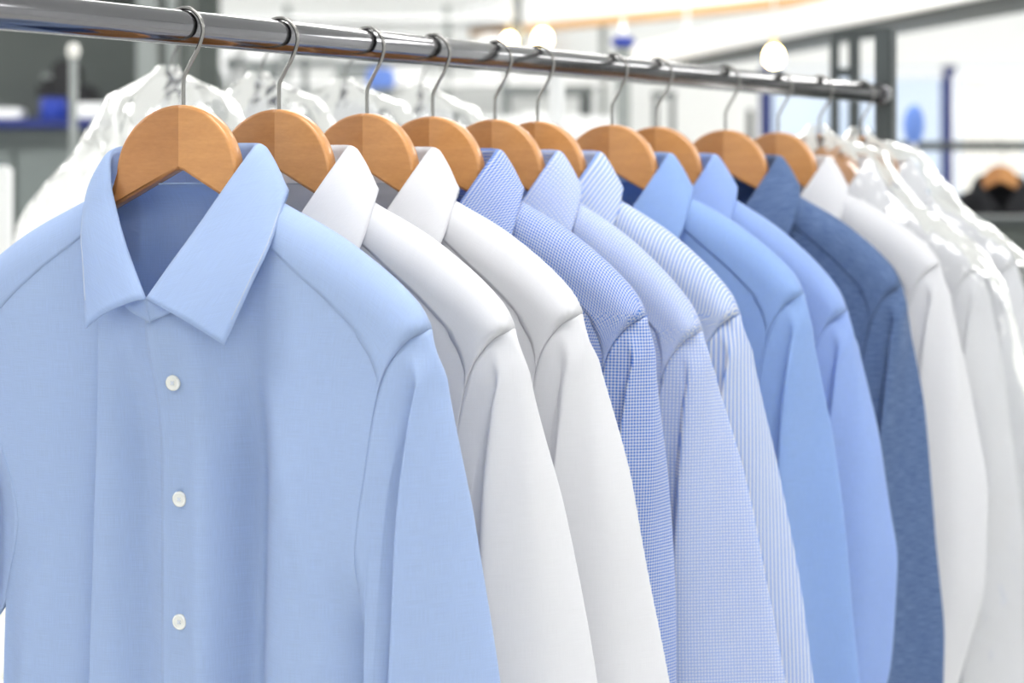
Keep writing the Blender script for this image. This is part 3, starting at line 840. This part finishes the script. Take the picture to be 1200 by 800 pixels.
D = 8.2
t2 = table('folding_table', 'dark framed table with a grey top beyond the fifth hanger', lat_of(640, D), D, 0.42, 0.5, z_of(103, D), 'grey', 'dark')
D = 5.4
t3 = thing('steam_column', 'olive grey column with a blue cap beyond the seventh hanger', 'column', lat_of(730, D), D)
part_box('column', t3, 0, 0, 0, 0.042, 0.042, z_of(52, D), 'grey', 0.004)
part_box('cap', t3, 0, 0, z_of(55, D), 0.072, 0.06, 0.028, 'blue', 0.008)
link('spout', tube('spout', [(0, 0, z_of(44, D)), (0, 0, z_of(36, D)), (0, 0, z_of(22, D))], [0.015, 0.011, 0.004], 14), 'white', t3)
part_box('base', t3, 0, 0, 0, 0.3, 0.3, 0.02, 'grey')
D = 6.5
t4 = thing('drying_frame', 'thin dark stand with two legs left of the far windows', 'stand', lat_of(778, D), D)
for u in (768, 788): part_box('leg', t4, lat_of(u, D) - lat_of(778, D), 0, 0, 0.018, 0.02, z_of(112, D), 'dark')
part_box('cross_bar', t4, 0, 0, z_of(114, D), 0.09, 0.02, 0.02, 'dark')
D = 7.5
t5 = thing('door_edge_strip', 'narrow black post beyond the eighth hanger', 'post', lat_of(879, D), D)
part_box('post', t5, 0, 0, 0, 0.024, 0.03, z_of(128, D), 'black'); part_box('base', t5, 0, 0, 0, 0.2, 0.2, 0.02, 'black')

# glinting film-wrapped stock on a far rack: white bundles in rows
gl = thing('stock_shelf', 'white open shelf unit of wrapped laundry by the back wall', 'shelf', lat_of(430, 9.4), 9.4)
for z in (1.35, 1.72, 2.08, 2.42): part_box('shelf_board', gl, 0, 0.2, z, 2.5, 0.4, 0.025, 'white')
for x in (-1.24, -0.42, 0.42, 1.24): part_box('post', gl, x, 0.02, 0, 0.035, 0.035, 2.5, 'grey')
rg = random.Random(4)
n = 0
for zi, z in enumerate((1.375, 1.745, 2.105)):
    x = -1.15
    while x < 1.1:
        w = rg.uniform(0.16, 0.27); h = rg.uniform(0.13, 0.26)
        if abs(x + w / 2 - 0.42) > w / 2 + .03 and abs(x + w / 2 + 0.42) > w / 2 + .03:
            b = thing('laundry_parcel', 'white laundry parcel %s on the %s board of the stock shelf' % (['at the left end', 'second from left', 'third from left', 'fourth from left', 'fifth from left', 'sixth from left', 'seventh from left', 'eighth from left', 'ninth from left', 'tenth from left', 'eleventh from left', 'twelfth from left'][n % 12], ['lower', 'middle', 'upper'][zi]), 'parcel', 0, 0, 0, group='parcels on the stock shelf')
            b.location = RM(lat_of(430, 9.4) + x + w / 2, 9.58, z)
            hh = h / 3
            for q in range(3):
                part_box('folded_shirt', b, rg.uniform(-.006, .006), 0, q * hh, w * 0.96, 0.26, hh * 0.97, 'white' if rg.random() < .75 else 'grey', 0.02)
            n += 1
        x += w + 0.02
    n = 0

# ------------------------------------------------------------------ overhead beams and bulbs
def beam(name, label, a, b, w, h, mat, under=None, uh=0.03):
    a = np.array(a); b = np.array(b); d = b - a; L = np.linalg.norm(d)
    o = empty(name, a); tag(o, label, 'beam'); o.rotation_euler = (0, 0, math.atan2(d[1], d[0]))
    part_box('beam_body', o, L / 2, 0, 0, L, w, h, mat)
    if under: part_box('batten', o, L / 2, 0, -uh, L, w * 0.9, uh, under)
    for q in (0.12, 0.88):
        link('hanger_rod', tube('hanger_rod', [(L * q, 0, h), (L * q, 0, (h + RH - a[2]) / 2), (L * q, 0, RH - a[2])], 0.008, 8), 'white', o)
    return o
zb1 = 2.40
def at_z(u, v, z): D = (z - CAMZ) * FPX / (HY - v); return RM(lat_of(u, D), D, z)
beam('ceiling_beam', 'white overhead beam with a pale timber batten along its underside', at_z(560, 36, zb1), at_z(1060, -16, zb1), 0.14, 0.14, 'white', 'timber', 0.035)
zb2 = 2.08
beam('duct_tray', 'white overhead tray with a dark underside crossing above the rail end', at_z(770, 80, zb2), at_z(1240, -10, zb2), 0.22, 0.10, 'white', 'dark', 0.02)
D = 8.4
hp = thing('hanging_post', 'dark vertical bracket under the white overhead beam', 'bracket', lat_of(607, D), D, z_of(62, D))
part_box('bar', hp, 0, 0, 0, 0.038, 0.04, RH - z_of(62, D), 'dark'); part_box('clamp', hp, 0, 0, 0.06, 0.07, 0.06, 0.05, 'grey')
def bulb(u, v, D, r, label):
    p = RM(lat_of(u, D), D, z_of(v, D))
    t_ = empty('pendant_bulb', p); tag(t_, label, 'lamp', 'warm pendant bulbs')
    bm = bmesh.new(); bmesh.ops.create_uvsphere(bm, u_segments=20, v_segments=12, radius=r)
    for vv in bm.verts:
        if vv.co.z > 0: vv.co.z *= 1.35
    me = bpy.data.meshes.new('globe'); bm.to_mesh(me); bm.free(); smooth(me)
    link('globe', me, 'warm', t_)
    link('socket', tube('socket', [(0, 0, r * 1.25), (0, 0, r * 2.0), (0, 0, r * 2.1)], [r * .45, r * .45, r * .2], 14), 'brass', t_)
    link('cord', tube('cord', [(0, 0, r * 2.1), (0, 0, 0.3), (0, 0, RH - p[2])], 0.004, 6), 'white', t_)
bulb(636, 47, 8.0, 0.036, 'glowing warm bulb right of the dark bracket')
bulb(597, 50, 8.2, 0.030, 'glowing warm bulb left of the dark bracket')
bulb(907, 68, 5.2, 0.026, 'glowing warm bulb just above the steel rail near its end')

# ------------------------------------------------------------------ right background: steel frame, far rail, curtain, dark garments
D = 3.6
fr = thing('steel_frame', 'narrow charcoal steel frame left of the rail upright', 'frame', lat_of(989, D), D)
zf = z_of(40, D)
for u in (978, 1001): part_box('leg', fr, lat_of(u, D) - lat_of(989, D), 0, 0, 0.017 if u < 990 else 0.021, 0.02, zf, 'dark')
for v in (46, 90): part_box('cross_bar', fr, 0, 0, z_of(v, D), 0.055, 0.02, 0.017, 'dark')
part_box('arm', fr, 0.055, 0, z_of(44, D), 0.10, 0.02, 0.018, 'dark')
D = 5.6
zr3 = z_of(171, D)
r3 = thing('far_garment_rail', 'dark grey far rail in front of the right windows', 'clothes rail', lat_of(1052, D), D)
L = lat_of(1520, D) - lat_of(1052, D)
link('rail_tube', tube('rail_tube', [(0, 0, zr3), (L / 2, 0, zr3), (L, 0, zr3)], 0.014, 16), 'dark', r3)
for x in (0.0, L): link('upright', tube('upright', [(x, 0, 0), (x, 0, 1), (x, 0, zr3 + .01)], 0.016, 16), 'dark', r3); part_box('foot', r3, x, 0, 0, 0.05, 0.5, 0.03, 'dark')
def coat(u, lab, mat, seed):
    p = RM(lat_of(u, D), D, zr3 - 0.0603)
    ya = math.degrees(TH) - 8
    shirt(Shirt(seed, lo=True, tuck=0.3), p[0], ya, lab, mat, Y=p[1], z=p[2], group='coats on the far rail', name='hanging_jacket')['category'] = 'jacket'
    hanger(p[0], ya, 'wooden hanger in the ' + lab, Y=p[1], z=p[2], group='hangers on the far rail')
coat(1172, 'black jacket on the far rail at the right edge', 'jacket', 41)
coat(1330, 'charcoal jacket on the far rail beyond the black one', 'charcoal_cloth', 42)
D = 8.6
cu = thing('curtain_panel', 'white pleated curtain beside the far right window', 'curtain', lat_of(1163, D), D)
P = np.zeros((2, 90, 3)); 
for j in range(90):
    x = (j / 89 - 0.5) * 0.30
    for i, z in enumerate((0.05, z_of(90, D))): P[i, j] = (x, 0.02 * math.sin(j * 0.42), z)
o = link('cloth', grid('cloth', P), 'curtain', cu); thicken(o, 0.004, 0)
link('curtain_rod', tube('curtain_rod', [(-0.19, 0, z_of(89, D)), (0, 0, z_of(89, D)), (0.19, 0, z_of(89, D))], 0.012, 12), 'white', cu)
for x in (-0.18, 0.18): link('rod_post', tube('rod_post', [(x, 0, 0), (x, 0, 1), (x, 0, z_of(89, D))], 0.01, 10), 'white', cu)
D = 4.6
gb = thing('oval_paddle', 'periwinkle blue oval paddle standing on a stem right of the charcoal upright', 'paddle', lat_of(1071, D), D)
bm = bmesh.new(); bmesh.ops.create_uvsphere(bm, u_segments=24, v_segments=16, radius=1)
for v in bm.verts: v.co = Vector((v.co.x * 0.027, v.co.y * 0.012, v.co.z * 0.052 + z_of(146, D)))
me = bpy.data.meshes.new('paddle'); bm.to_mesh(me); bm.free(); smooth(me); link('paddle', me, 'paleblue', gb)
link('stem', tube('stem', [(0, 0, 0), (0, 0, 0.8), (0, 0, z_of(160, D))], 0.006, 10), 'white', gb)
part_box('base', gb, 0, 0, 0, 0.18, 0.18, 0.015, 'white')
D = 4.9
ct = thing('dark_counter', 'dark grey counter low at the right edge behind the bagged shirts', 'counter', lat_of(1215, D), D)
part_box('counter_body', ct, 0, 0, 0, 0.55, 0.4, z_of(262, D), 'panel', 0.01); part_box('counter_top', ct, 0, 0, z_of(262, D), 0.58, 0.43, 0.02, 'dark')
